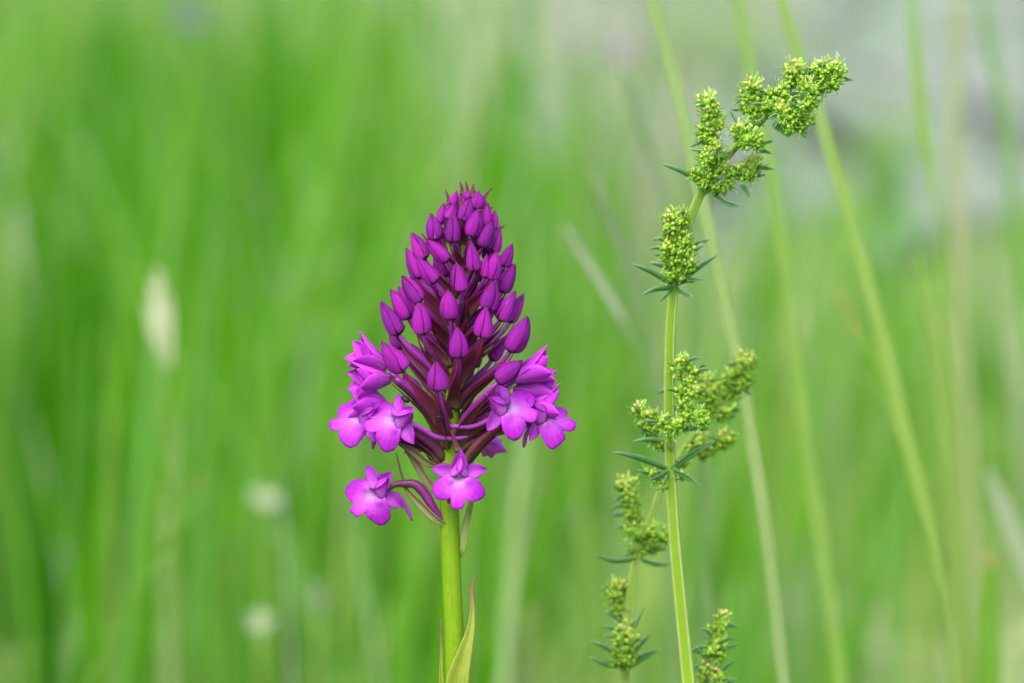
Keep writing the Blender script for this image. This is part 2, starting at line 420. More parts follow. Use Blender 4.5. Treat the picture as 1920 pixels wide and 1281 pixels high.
def ovary_and_bract(parent, base, dirv, rbase, mat=OVARYV, drop=None, blen=1.0, bw=15, thick=1.0, bmat=BRACT, sag=0.0):
    """ovary from the stem to the flower's base and the bract that subtends it; px coordinates about the stem"""
    A, (hx, hz) = attach(base, drop)
    a, b = Vector(A), Vector(base)
    L = (b - a).length
    dv = Vector((dirv[0], -dirv[1], dirv[2]))
    p1 = a + Vector((hx * 0.25, -0.75, hz * 0.25)) * L * 0.4
    p2 = b - dv.normalized() * L * 0.32 + Vector((0, sag, 0))
    pts = []
    N = 12
    for i in range(N):
        t = i / (N - 1)
        q = a * (1 - t) ** 3 + 3 * p1 * t * (1 - t) ** 2 + 3 * p2 * t * t * (1 - t) + b * t ** 3
        pts.append(op(*q))
    rr = [K * thick * (rbase * (0.62 + 0.5 * math.sin(math.pi * min(1, 0.15 + 0.9 * i / (N - 1))))) for i in range(N)]
    mb = MB(); mb.tube(pts, rr, 16, square=0.09, twist=random.uniform(1.5, 3))
    add('ovary', mb.mesh('ovary', mat), parent)
    # bract: wraps the ovary from below, its tip rising to the flower's base
    ang = random.choice((-1, 1)) * random.uniform(0.15, 1.15)
    cen, sds = [], []
    end = random.uniform(0.95, 1.18) * blen
    for i in range(12):
        t = i / 11 * end
        def cur(t):
            return a * (1 - t) ** 3 + 3 * p1 * t * (1 - t) ** 2 + 3 * p2 * t * t * (1 - t) + b * t ** 3
        tt = min(t, 0.9)
        q = cur(tt); tg = (cur(min(1, tt + 0.04)) - cur(max(0, tt - 0.04))).normalized()
        if t > tt: q = q + (tg * 0.75 + Vector((hx * 0.1, -0.35, hz * 0.1))) * (t - tt) * L
        sv = Vector((hz, 0, -hx)); nn = (Vector((hx, 0, hz)) + Vector((0, 0.6, 0)))
        nn = (nn - tg * nn.dot(tg)).normalized(); sv = tg.cross(nn)
        n2 = nn * math.cos(ang) + sv * math.sin(ang)
        cen.append(op(*(q + n2 * (rbase * thick * 0.9 + 1.5 + 3 * t))))
        if i == 4:
            s2 = sv * math.cos(ang) - nn * math.sin(ang); sw = ov(s2.x, -s2.y, s2.z)
    mb = MB(); bwid = bw * random.uniform(0.85, 1.15)
    mb.ribbon(spline(cen, 16), [x * K * bwid for x in lerp_list([0.75, 1, 1, 0.9, 0.72, 0.5, 0.27, 0.12, 0.02], 16)], sw.normalized(), -0.22, 7)
    o = add('bract', mb.mesh('bract', bmat), ORCH); solidify(o, 0.0001)

def c1(X, Y): return 680 + X / 5.333, 330 + Y / 5.333
def c2(X, Y): return 680 + X / 5.333, 540 + Y / 5.333
RB = interp([(350, 14), (420, 50), (500, 80), (580, 108), (660, 128), (740, 150), (800, 170)])
def bud(bx, by, tx, ty, wpx, zmode):
    """zmode 1: on the viewer's half of the cone, 0: at the outline, -1: on the far half"""
    rb = RB(by); xb = bx - axis_x(by); xt = tx - axis_x(ty)
    lpx = math.hypot(tx - bx, ty - by)
    if zmode == 1:
        zb = math.sqrt(max(rb * rb * 0.85 - xb * xb, (0.15 * rb) ** 2)) * 0.85
        zt = zb + lpx * 0.28 * (zb / rb)
    elif zmode == 0:
        zb = 6; zt = 8
    else:
        zb = -0.45 * rb; zt = zb - 5
    B, Tp = op(bx, by, zb), op(tx, ty, zt)
    ax = Tp - B; L = ax.length
    ydir = -FWD + RT * random.uniform(-0.3, 0.3)
    zz = ax.normalized(); yv = (ydir - zz * ydir.dot(zz)).normalized()
    M = T(B) @ frame(zz, yv)
    e = add('bud', None, ORCH, M)
    r = wpx * K / 2 * random.uniform(0.9, 1.02) * (1.08 if by < 560 else 1)
    S = Matrix.Diagonal((r, r, L * random.uniform(1.0, 1.1), 1))
    base = math.pi / 2 + math.pi / 3 + random.uniform(-0.8, 0.8)
    for k in range(3):
        me = random.choice(SEP)
        o = add('sepal', me, e, M @ S @ Matrix.Rotation(base + k * 2 * math.pi / 3, 4, 'Z'))
        solidify(o, 0.05)
    add('inner_petals', CORE, e, M @ S)
    dv = (tx - bx, -(ty - by), zt - zb)
    near = by > 520
    ovary_and_bract(e, (bx + (bx - tx) / lpx * -3, by + (by - ty) / lpx * -3, zb), dv, 6.5 if near else 4.5,
                    OVARYV if random.random() < 0.65 else OVARY, blen=1.0, bw=27 if near else 17)

BUDS1 = [(1040, 230, 1045, 150, 80, 1), (900, 290, 938, 160, 95, 1), (1140, 330, 1160, 160, 125, 1), (1215, 330, 1200, 200, 70, 0),
         (775, 480, 805, 290, 95, 0), (860, 430, 915, 285, 115, 1), (1010, 450, 1075, 250, 150, 1), (1235, 500, 1245, 290, 115, 1),
         (1310, 530, 1320, 350, 80, 0), (740, 640, 680, 385, 170, 1), (905, 655, 905, 385, 140, 1), (1090, 600, 1150, 340, 170, 1),
         (1200, 710, 1290, 465, 165, 1), (1300, 760, 1365, 530, 145, 0), (620, 830, 490, 585, 150, 0), (840, 850, 650, 645, 140, 1),
         (1120, 945, 1085, 660, 142, 1), (1400, 900, 1490, 700, 130, 0), (570, 1020, 445, 740, 140, 0), (720, 1060, 540, 815, 155, 1),
         (1290, 1040, 1330, 770, 155, 1), (1215, 1010, 1240, 800, 95, 1), (985, 1150, 935, 865, 165, 1), (1395, 1160, 1510, 895, 160, 0),
         (570, 1260, 400, 1020, 165, 1), (620, 1180, 480, 985, 130, -1), (1240, 1330, 1320, 1070, 200, 1)]
BUDS2 = [(880, 310, 850, 30, 195, 1), (600, 460, 560, 150, 200, 1), (460, 300, 290, 25, 190, 0), (520, 250, 365, 0, 130, -1),
         (360, 460, 200, 155, 175, 0), (1200, 490, 1230, 215, 195, 1), (1380, 320, 1525, 40, 195, 1), (1470, 340, 1605, 60, 130, -1),
         (1480, 630, 1640, 300, 230, 1), (960, 690, 945, 395, 195, 1), (390, 600, 280, 440, 150, -1), (400, 830, 205, 565, 215, 1),
         (770, 1020, 740, 750, 215, 1), (1360, 940, 1590, 725, 220, 1)]
for f, lst in ((c1, BUDS1), (c2, BUDS2)):
    for (a, b, c, d, w_, zm) in lst:
        bx, by = f(a, b); tx, ty = f(c, d)
        bud(bx, by, tx, ty, w_ / 5.333, zm)
# the far side of the spike
for (x, y, dx, dy) in [(868, 420, 2, -44), (850, 455, -10, -46), (892, 470, 12, -46), (835, 520, -20, -44), (905, 530, 16, -46), (868, 560, 2, -48), (820, 600, -24, -44), (905, 605, 20, -46), (800, 690, -26, -42), (838, 690, -8, -48), (888, 688, 10, -48), (922, 675, 24, -42), (785, 738, -28, -36), (935, 730, 28, -38), (848, 432, -10, -46), (905, 440, 12, -44), (828, 478, -14, -46), (914, 490, 14, -44), (818, 550, -22, -44), (922, 560, 20, -46), (868, 400, -2, -40), (884, 398, 4, -40)]:
    bud(x, y, x + dx, y + dy, 27, -1)

# open flowers: origin at the throat, +Z out of the flower, +Y up
rl = interp([(0, 61), (6, 62), (11, 58), (15, 51), (18.5, 42), (23, 50), (32, 56), (46, 60), (58, 60), (68, 55), (77, 44), (86, 31), (94, 23), (105, 16), (130, 11), (150, 10)])
def lip_mesh(fold=0.0, sd_=0):
    mb = MB(); rn = random.Random(sd_); ph = [rn.uniform(0, 6) for _ in range(4)]; am = [rn.uniform(0.5, 1.2) for _ in range(4)]; rows, pars = [], []
    for i in range(13):
        q = 0.06 + 0.94 * i / 12; row, pr = [], []
        for j in range(91):
            th = 150 * (abs(j - 45) / 45) ** 1.25 * (1 if j > 45 else -1); a = R_(th); r = rl(abs(th)) * q * (1 + 0.05 * am[0] * math.sin(a * 2.1 + ph[0]) * q + 0.022 * am[1] * math.sin(a * 11 + ph[1]) * q)
            x, y = r * math.sin(a), -r * math.cos(a)
            z = 12 * (r / 60) - 6 * (r / 60) ** 2 - 16 * (math.sin(a) ** 2) * (r / 55) ** 2.2 - fold * abs(x) * 0.5
            z += 7 * math.exp(-((abs(th) - 62) / 22) ** 2) * math.exp(-((r - 19) / 7) ** 2)
            z += 3.2 * am[2] * math.sin(3.4 * a + 3 * q + ph[2]) * q * q + 1.2 * math.sin(9 * a + ph[3]) * q ** 3 - 4 * math.exp(-(r / 7) ** 2)
            z -= 4.0 * max(0, q - 0.75) ** 1 * (1 if abs(th) < 20 else 2.0)
            row.append(Vector((x, y, z)) * K); pr.append((th / 150, min(1, r / 62 * (1 + 0.75 * abs(math.sin(a)) ** 1.5)), 0))
        rows.append(row); pars.append(pr)
    mb.grid(rows, pars)
    return mb.mesh('lip', LIP)
LIPS = [lip_mesh(0.0, 3), lip_mesh(0.35, 4), lip_mesh(0.1, 5), lip_mesh(0.12, 6)]
psep = interp([(0, 0.42), (0.2, 0.82), (0.42, 1.0), (0.65, 0.84), (0.84, 0.48), (0.95, 0.18), (1, 0.03)])
ppet = interp([(0, 0.5), (0.25, 0.9), (0.5, 1.0), (0.75, 0.78), (0.92, 0.36), (1, 0.06)])
def pm(L, W, prof, mat, **kw):
    mb = MB(); mb.petal(L * K, W * K, prof, nu=9, nv=13, **kw); return mb.mesh('sepal', mat)
LSEP = pm(48, 30, psep, SEPAL, cup=0.16, bend=-0.10, wav=0.06, keel=0.04)
LSEP2 = pm(54, 28, psep, SEPAL, cup=0.2, bend=0.06, wav=0.03)
DSEP = pm(46, 30, psep, SEPAL, cup=0.30, bend=0.14, curl=-0.16)
HPET = pm(40, 34, ppet, SEPAL, cup=0.32, bend=0.14)
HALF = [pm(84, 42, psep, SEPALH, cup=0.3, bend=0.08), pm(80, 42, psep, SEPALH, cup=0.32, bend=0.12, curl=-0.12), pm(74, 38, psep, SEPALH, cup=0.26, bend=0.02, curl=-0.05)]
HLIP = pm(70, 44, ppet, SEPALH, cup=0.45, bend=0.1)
mb = MB(); mb.tube([Vector((0, y, z)) * K for y, z in ((-4, -14), (0, -6), (6, 0), (12, 4), (17, 6), (19, 7))], [r * K for r in (7, 8, 7, 5, 3, 1)], 10)
COLUMN = mb.mesh('column', plant_mat('flower_column', [(0, (0.36, 0.12, 0.42)), (0.6, (0.42, 0.2, 0.48)), (1, (0.3, 0.06, 0.34))], trans=0.3))
def RX(a): return Matrix.Rotation(R_(a), 4, 'X')
def RY(a): return Matrix.Rotation(R_(a), 4, 'Y')
def RZ(a): return Matrix.Rotation(R_(a), 4, 'Z')

def flower(x, y, z, face, roll, scale=1.0, kind='open', spur=True, spread=0.0, bmat=BRACT, drop=None, ov_mat=OVARY, blen=1.0, bw=17, lip=0, thick=1.25, seed=0, spur_to=None, tilt=-40):
    rnd = random.Random(seed * 13 + 5)
    C = op(x, y, z); fw = ov(*face).normalized()
    upv = UP - fw * UP.dot(fw); upv.normalize()
    M = T(C) @ frame(fw, upv) @ RZ(roll)
    e = add('flower', None, ORCH, M)
    S = Matrix.Scale(scale, 4)
    def put(name, me, L): 
        o = add(name, me, e, M @ S @ L); solidify(o, 0.00006); return o
    if kind == 'open':
        put('lip', LIPS[lip], RX(tilt) @ Matrix.Scale(1.0, 4))
        put('lateral_sepal', LSEP, T(Vector((6, 6, -7)) * K) @ RZ(-78 + spread + rnd.uniform(-8, 8)) @ RX(-4))
        put('lateral_sepal', LSEP, T(Vector((-6, 6, -7)) * K) @ RZ(86 - spread + rnd.uniform(-8, 8)) @ RX(-4))
        put('dorsal_sepal', DSEP, T(Vector((0, 8, -10)) * K) @ RX(22 + rnd.uniform(-8, 8)))
        put('hood_petal', HPET, T(Vector((18, 1, 2)) * K) @ RX(10) @ RZ(10) @ RY(-106 + rnd.uniform(-10, 10)) @ RX(12))
        put('hood_petal', HPET, T(Vector((-18, 1, 2)) * K) @ RX(10) @ RZ(-10) @ RY(106 + rnd.uniform(-10, 10)) @ RX(12))
        add('column', COLUMN, e, M @ S)
    else:
        k = 0
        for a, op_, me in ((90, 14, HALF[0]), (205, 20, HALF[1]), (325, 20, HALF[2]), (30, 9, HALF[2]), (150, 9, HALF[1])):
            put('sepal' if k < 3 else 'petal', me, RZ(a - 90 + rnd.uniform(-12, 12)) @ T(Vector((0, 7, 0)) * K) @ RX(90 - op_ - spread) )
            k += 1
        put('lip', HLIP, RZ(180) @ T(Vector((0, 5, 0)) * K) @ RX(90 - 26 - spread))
    if spur:
        b0 = M @ S @ Vector((0, -5 * K, -8 * K))
        if spur_to: e0 = op(*spur_to[-1]); mids = [op(*q) for q in spur_to[:-1]]
        else:
            e0 = b0 + ov(-0.35 * face[0] - 0.1, -0.75, -0.35 * face[2]) * 70 * K; mids = [b0.lerp(e0, 0.45) - fw * 12 * K]
        mb = MB(); N = 14
        mb.tube(spline([b0] + mids + [e0], N), [K * r for r in lerp_list([5.2, 5, 4.6, 4.4, 4.6, 2], N)], 9)
        add('spur', mb.mesh('spur', SPUR), e)
    bk = Vector((x, y, z)) - Vector((fw.dot(RT), -fw.dot(UP), -fw.dot(FWD))) * 9 * scale
    back = -fw
    dv = (fw.dot(RT), fw.dot(UP), -fw.dot(FWD))
    if drop is not False:
        ovary_and_bract(e, (bk.x, bk.y, bk.z), (dv[0], dv[1] + 0.3, dv[2]), 8, ov_mat, drop=drop, blen=blen, bw=bw, thick=thick, bmat=bmat)
    return e

flower(861, 893, 62, (0.02, 0.02, 1), -3, 1.0, spread=6, seed=1, drop=48, spur=True, blen=0.7, tilt=-12)
F7 = flower(707, 922, 26, (-0.45, -0.02, 0.88), -43, 1.06, seed=2, drop=False, spur_to=[(748, 930, 6), (762, 950, 0), (773, 977, -2)], lip=2, tilt=-16)
flower(744, 788, 58, (-0.55, 0.25, 0.8), -64, 1.06, seed=3, drop=72, lip=2, spur_to=[(785, 800, 46), (815, 818, 40), (850, 823, 36), (878, 819, 32)], tilt=-26)
flower(682, 786, 22, (-0.8, 0.28, 0.5), -56, 1.05, seed=4, drop=78, bmat=BRACTG, lip=0, tilt=-40)
flower(948, 764, 58, (0.55, 0.25, 0.8), 60, 1.06, seed=5, drop=66, lip=3, spur_to=[(915, 788, 44), (885, 800, 38), (850, 800, 36), (832, 800, 34)], tilt=-26)
flower(1014, 782, 16, (0.84, 0.3, 0.42), 50, 1.1, seed=6, drop=62, lip=1, tilt=-40)
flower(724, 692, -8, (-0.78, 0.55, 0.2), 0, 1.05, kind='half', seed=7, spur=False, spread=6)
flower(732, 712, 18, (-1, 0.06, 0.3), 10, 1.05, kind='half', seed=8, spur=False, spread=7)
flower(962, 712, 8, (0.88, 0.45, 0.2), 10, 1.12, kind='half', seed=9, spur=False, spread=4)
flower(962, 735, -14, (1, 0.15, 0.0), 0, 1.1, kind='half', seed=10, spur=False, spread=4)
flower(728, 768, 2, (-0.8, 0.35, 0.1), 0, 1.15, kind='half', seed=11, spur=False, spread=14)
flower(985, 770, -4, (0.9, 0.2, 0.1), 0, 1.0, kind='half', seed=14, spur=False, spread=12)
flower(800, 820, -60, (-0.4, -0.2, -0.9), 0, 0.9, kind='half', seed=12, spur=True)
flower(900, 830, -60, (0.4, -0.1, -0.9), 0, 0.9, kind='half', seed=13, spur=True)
# the lowest flower's long arched ovary and its bract
mb = MB(); N = 22
mb.tube(spline([op(722, 920, 20), op(742, 908, 16), op(757, 907, 14), op(777, 908, 12), op(795, 924, 12), op(812, 952, 12), op(832, 980, 8)], N), [K * r for r in lerp_list([5, 6.5, 8, 10, 9, 5], N)], 12)
add('ovary', mb.mesh('ovary', OVARY), F7)
ribbon_part('bract', [op(836, 985, 12), op(815, 970, 16), op(790, 945, 14), op(766, 920, 10), op(755, 895, 6), op(748, 870, 4), op(743.5, 850, 2)], [8, 19, 20, 11, 4.5, 3.2, 1], BRACTG, ORCH, 0.3, side=(UP * 0.6 + RT * 0.5 - FWD * 0.5).normalized())
# lower bracts in view beside the stem
ribbon_part('bract', [op(826, 932, 8), op(805, 905, 12), op(783, 870, 12), op(760, 836, 10), op(752, 825, 8)], [6, 17, 17, 10, 1], BRACTG, ORCH, 0.3, side=(UP * 0.6 + RT * 0.6 - FWD * 0.4).normalized())
ribbon_part('bract', [op(822, 876, 14), op(800, 866, 22), op(778, 848, 24), op(752, 832, 22), op(738, 822, 20)], [8, 16, 16, 9, 1], BRACTG, ORCH, 0.3, side=(UP * 0.7 + RT * 0.4 - FWD * 0.4).normalized())
ribbon_part('bract', [op(868, 868, 12), op(882, 850, 18), op(905, 826, 20), op(930, 806, 20), op(945, 797, 18)], [8, 17, 18, 12, 2], BRACT, ORCH, 0.3, side=(UP * 0.7 - RT * 0.5 - FWD * 0.3).normalized())
ribbon_part('bract', [op(860, 845, 40), op(854, 832, 42), op(849, 815, 42), op(843, 803, 40)], [11, 9, 6, 1], BRACT, ORCH, 0.2)
# bracts all round the axis, between the flowers
rb_ = random.Random(21)
for k in range(26):
    az = k * 2.399 + 0.4; y0 = 655 + k * 7.6
    hx, hz = math.sin(az), math.cos(az)
    if hz > 0.55 and y0 > 800: continue
    ln = rb_.uniform(75, 112) * (0.8 if y0 < 720 else 1); el = R_(rb_.uniform(38, 58))
    ax_ = axis_x(y0)
    pts = [op(ax_ + hx * (10 + ln * math.cos(el) * t - 6 * t * t), y0 - ln * math.sin(el) * t - ln * 0.10 * t * t, hz * (10 + ln * math.cos(el) * t)) for t in (0, 0.2, 0.4, 0.6, 0.8, 1)]
    ribbon_part('bract', pts, [16, 24, 23, 17, 9, 1], BRACT if rb_.random() < 0.7 else BRACTG, ORCH, -0.22, n=14, side=ov(hz, 0.25 * rb_.uniform(-1, 1), -hx).normalized())
# thread-like bract tips at the top of the spike
for pts in ([(866, 365), (866, 352), (862, 341)], [(877, 366), (876, 354), (873, 340)], [(884, 372), (886, 355), (889, 343)], [(902, 392), (908, 372), (918, 357), (925, 351)], [(841, 385), (840, 370), (836, 356)],
            [(866, 395), (865, 378), (864, 360)], [(935, 432), (940, 427), (948, 422)], [(914, 398), (920, 391), (926, 388)], [(868, 420), (869, 404), (869, 391)], [(835, 475), (834, 455), (832, 432)], [(851, 505), (862, 480), (862, 456)], [(808, 465), (800, 450), (789, 437)]):
    n3 = len(pts)
    ribbon_part('bract', [op(x, y, 14 if 845 < x < 900 and y < 400 else 6) for x, y in pts], lerp_list([9, 5, 1.2], n3 + 1), BRACT, ORCH, 0.25, n=9, nu=5)

# ------------------------------------------------------------------ two small beetles on the orchid
def beetle(x, y, z, dirpx, label, size=1.0):
    C = op(x, y, z); d = ov(*dirpx).normalized()
    M = T(C) @ frame(-FWD * 0.9 + UP * 0.4, d)
    e = add('beetle', None, M=M, label=label, cat='beetle')
    k = K * size
    mb = MB(); mb.tube([Vector((0, t, 2)) * k for t in (-7.5, -6.5, -4, 0, 3, 4.5)], [r * k for r in (0.6, 2.4, 4, 4.4, 3.6, 2.2)], 10)
    add('wing_case', mb.mesh('wing_case', BEETLE), e, M)
    mb = MB(); mb.tube([Vector((0, t, 2)) * k for t in (3.8, 4.6, 6, 7.4, 8)], [r * k for r in (2.0, 3.0, 2.8, 1.9, 0.5)], 10)
    add('head', mb.mesh('head', BEETLE), e, M)
    for s in (-1, 1):
        for t in (-3, 0.5, 4):
            mb = MB(); mb.tube([Vector(q) * k for q in ((s * 2.5, t, 1.5), (s * 5.5, t + 0.6, 2.2), (s * 7.2, t - 0.5, -2.2))], [0.6 * k, 0.5 * k, 0.3 * k], 5)
            add('leg', mb.mesh('leg', BEETLE), e, M)
beetle(760, 750, 62, (-0.6, 0.55, 0.2), 'small black beetle clinging among the petals above the paired open flowers', 1.2)
beetle(825, 783, 84, (0.9, 0.1, 0.2), 'tiny black beetle sitting against the green orchid stem between maroon bracts', 0.95)

# ------------------------------------------------------------------ bedstraw
def bud_ball():
    v = []; f = []
    for (r, z) in ((0.0, -0.9), (0.7, -0.5), (1.0, 0.1), (0.72, 0.7), (0.0, 1.3)):
        if r == 0: v.append((0, 0, z))
        else: v += [(r * math.cos(a * math.pi / 3 + z), r * math.sin(a * math.pi / 3 + z), z) for a in range(6)]
    for j in range(6): f.append((0, 1 + (j + 1) % 6, 1 + j))
    for i in range(2):
        for j in range(6): f.append((1 + 6 * i + j, 1 + 6 * i + (j + 1) % 6, 7 + 6 * i + (j + 1) % 6, 7 + 6 * i + j))
    for j in range(6): f.append((13 + j, 13 + (j + 1) % 6, 19))
    return [Vector(q) for q in v], f
BV, BF = bud_ball()
lanc = interp([(0, 0.5), (0.3, 0.95), (0.55, 1), (0.8, 0.7), (0.95, 0.3), (1, 0.04)])

def bedstraw(label, base_pts, rads, dfun, clusters, leaves, seed, foot_shift=(0, 0), fat=1.0):
    """base_pts: stem path from the lowest point in the photograph upwards; dfun(y) depth behind the plane of focus"""
    rnd = random.Random(seed)
    low = pt(*base_pts[0], dfun(base_pts[0][1]))
    ft = Vector((low.x + foot_shift[0], low.y + foot_shift[1], 0))
    root = add('bedstraw', None, M=T(ft), label=label, cat='wildflower', group='bedstraw stalks')
    P = [ft - Vector((0, 0, 0.003)), ft.lerp(low, 0.5) + Vector((-foot_shift[0] * 0.1, 0, 0))] + [pt(x, y, dfun(y)) for x, y in base_pts]
    N = 50
    rr = [K * r for r in lerp_list([rads[0] * 1.1, rads[0] * 1.05] + rads, N)]
    Q = spline(P, N)
    mb = MB(); mb.tube(Q, rr, 16, square=0.07); add('stem', mb.mesh('stem', BSTEM), root)
    # two pale ridges run up the corners of the square stem
    for s in (0.55, -0.75):
        mb = MB(); mb.tube([q + (RT * s - FWD * 0.62).normalized() * r * 0.93 for q, r in zip(Q, rr)], [r * 0.26 for r in rr], 6)
        add('stem_ridge', mb.mesh('stem_ridge', BRIDGE), root)
    for cl in clusters:
        at, cents = cl[0], cl[1]; dz = cl[2] if len(cl) > 2 else 0.0
        dd = dfun(at[1]) + dz
        c0 = pt(at[0], at[1], dfun(at[1]))
        e = add('flower_cluster', None, root, T(c0))
        mbs, mbb, mbk = MB(), MB(), MB()
        prev = c0
        cs = []
        for (x, y, r) in cents:
            c = pt(x, y, dd + rnd.uniform(-0.5, 0.5) * r * K)
            cs.append((c, r))
        order = sorted(cs, key=lambda q: (q[0] - c0).length)
        stalk = [c0] + [q[0] for q in order]
        done = [c0]
        for q in stalk[1:]:
            a = min(done, key=lambda t: (t - q).length)
            mid = a.lerp(q, 0.5) - UP * 2 * K
            mbk.tube([a, mid, q], [3.4 * K, 3 * K, 2.4 * K], 6); done.append(q)
        top = max((q[0] - c0).dot(UP) for q in cs); bot = min((q[0] - c0).dot(UP) for q in cs)
        for c, r in cs:
            hrel = ((c - c0).dot(UP) - bot) / max(1e-6, top - bot)
            r *= 1.2 * fat; nb = int(r * 1.6)
            # the packed heart of the cluster
            mbs.tube([c + UP * (t * r * 0.5 * K) for t in (-1, -0.8, -0.3, 0.3, 0.8, 1)], [r * 0.5 * K * q for q in (0.1, 0.6, 0.95, 0.95, 0.6, 0.1)], 8, rnd=0.42)
            for k in range(nb):
                dv = Vector((rnd.gauss(0, 1), rnd.gauss(0, 1), rnd.gauss(0, 1))).normalized()
                dw = RT * dv.x + UP * dv.y - FWD * dv.z
                p = c + dw * r * K * rnd.uniform(0.45, 0.95)
                s = K * rnd.uniform(2.8, 5.4)
                z_ = (dw + UP * 0.6).normalized()
                F = frame(z_, z_.orthogonal())
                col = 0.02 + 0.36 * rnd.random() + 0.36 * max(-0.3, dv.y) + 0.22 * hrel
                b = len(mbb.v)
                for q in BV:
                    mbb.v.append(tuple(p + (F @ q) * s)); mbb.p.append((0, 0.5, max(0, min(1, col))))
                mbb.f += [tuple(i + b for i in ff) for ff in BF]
            for k in range(int(r * 2.0)):
                dv = Vector((rnd.gauss(0, 1), rnd.gauss(0.1, 0.8), rnd.gauss(0, 1))).normalized()
                dw = (RT * dv.x + UP * dv.y - FWD * dv.z)
                yv = (dw + UP * 0.25).normalized()
                F = T(c + dw * r * K * rnd.uniform(0.5, 0.9)) @ frame(yv.orthogonal(), yv)
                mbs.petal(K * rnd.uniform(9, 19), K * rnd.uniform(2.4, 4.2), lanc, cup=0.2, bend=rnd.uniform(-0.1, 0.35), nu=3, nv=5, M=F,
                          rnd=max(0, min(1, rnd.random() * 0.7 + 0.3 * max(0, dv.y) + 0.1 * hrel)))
        for k in range(min(9, 3 + len(cs) // 2)):
            c, r = rnd.choice(cs); sx = rnd.choice((-1, 1)) * rnd.uniform(0.5, 1)
            dv = (RT * sx + UP * rnd.uniform(-0.35, 0.6) - FWD * rnd.uniform(-0.6, 0.9)).normalized(); ll = rnd.uniform(20, 36) * K
            st_ = c + dv * r * 0.4 * K
            mb = MB(); mb.ribbon(spline([st_, st_ + dv * ll * 0.5 + UP * rnd.uniform(-3, 2) * K, st_ + dv * ll + UP * rnd.uniform(-4, 4) * K], 8), [K * rnd.uniform(6, 8.5) * lanc(0.1 + 0.9 * i / 7) for i in range(8)], (UP * 0.8 - FWD * 0.55).normalized(), -0.22, 5)
            o = add('leaf', mb.mesh('leaf', BLEAF), e); solidify(o, 0.00012)
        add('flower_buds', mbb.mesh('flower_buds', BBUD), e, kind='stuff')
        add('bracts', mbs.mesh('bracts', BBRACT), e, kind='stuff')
        add('stalk', mbk.mesh('stalk', BSTEM), e)
    for lf in leaves:
        (x0, y0), (x1, y1), wd = lf[0], lf[1], lf[2]
        zo = lf[3] if len(lf) > 3 else 0.0
        d0 = dfun(y0)
        a, b = pt(x0, y0, d0 - 0.0006), pt(x1, y1, d0 - zo)
        mid = a.lerp(b, 0.5) + UP * (lf[4] if len(lf) > 4 else 4) * K
        mb = MB(); N2 = 12
        mb.ribbon(spline([a, mid, b], N2), [K * wd * lanc(0.12 + 0.88 * i / (N2 - 1)) for i in range(N2)], (UP * 0.8 - FWD * 0.55 + RT * 0.1).normalized(), -0.22, 5)
        o = add('leaf', mb.mesh('leaf', BLEAF), root); solidify(o, 0.00015)
    return root

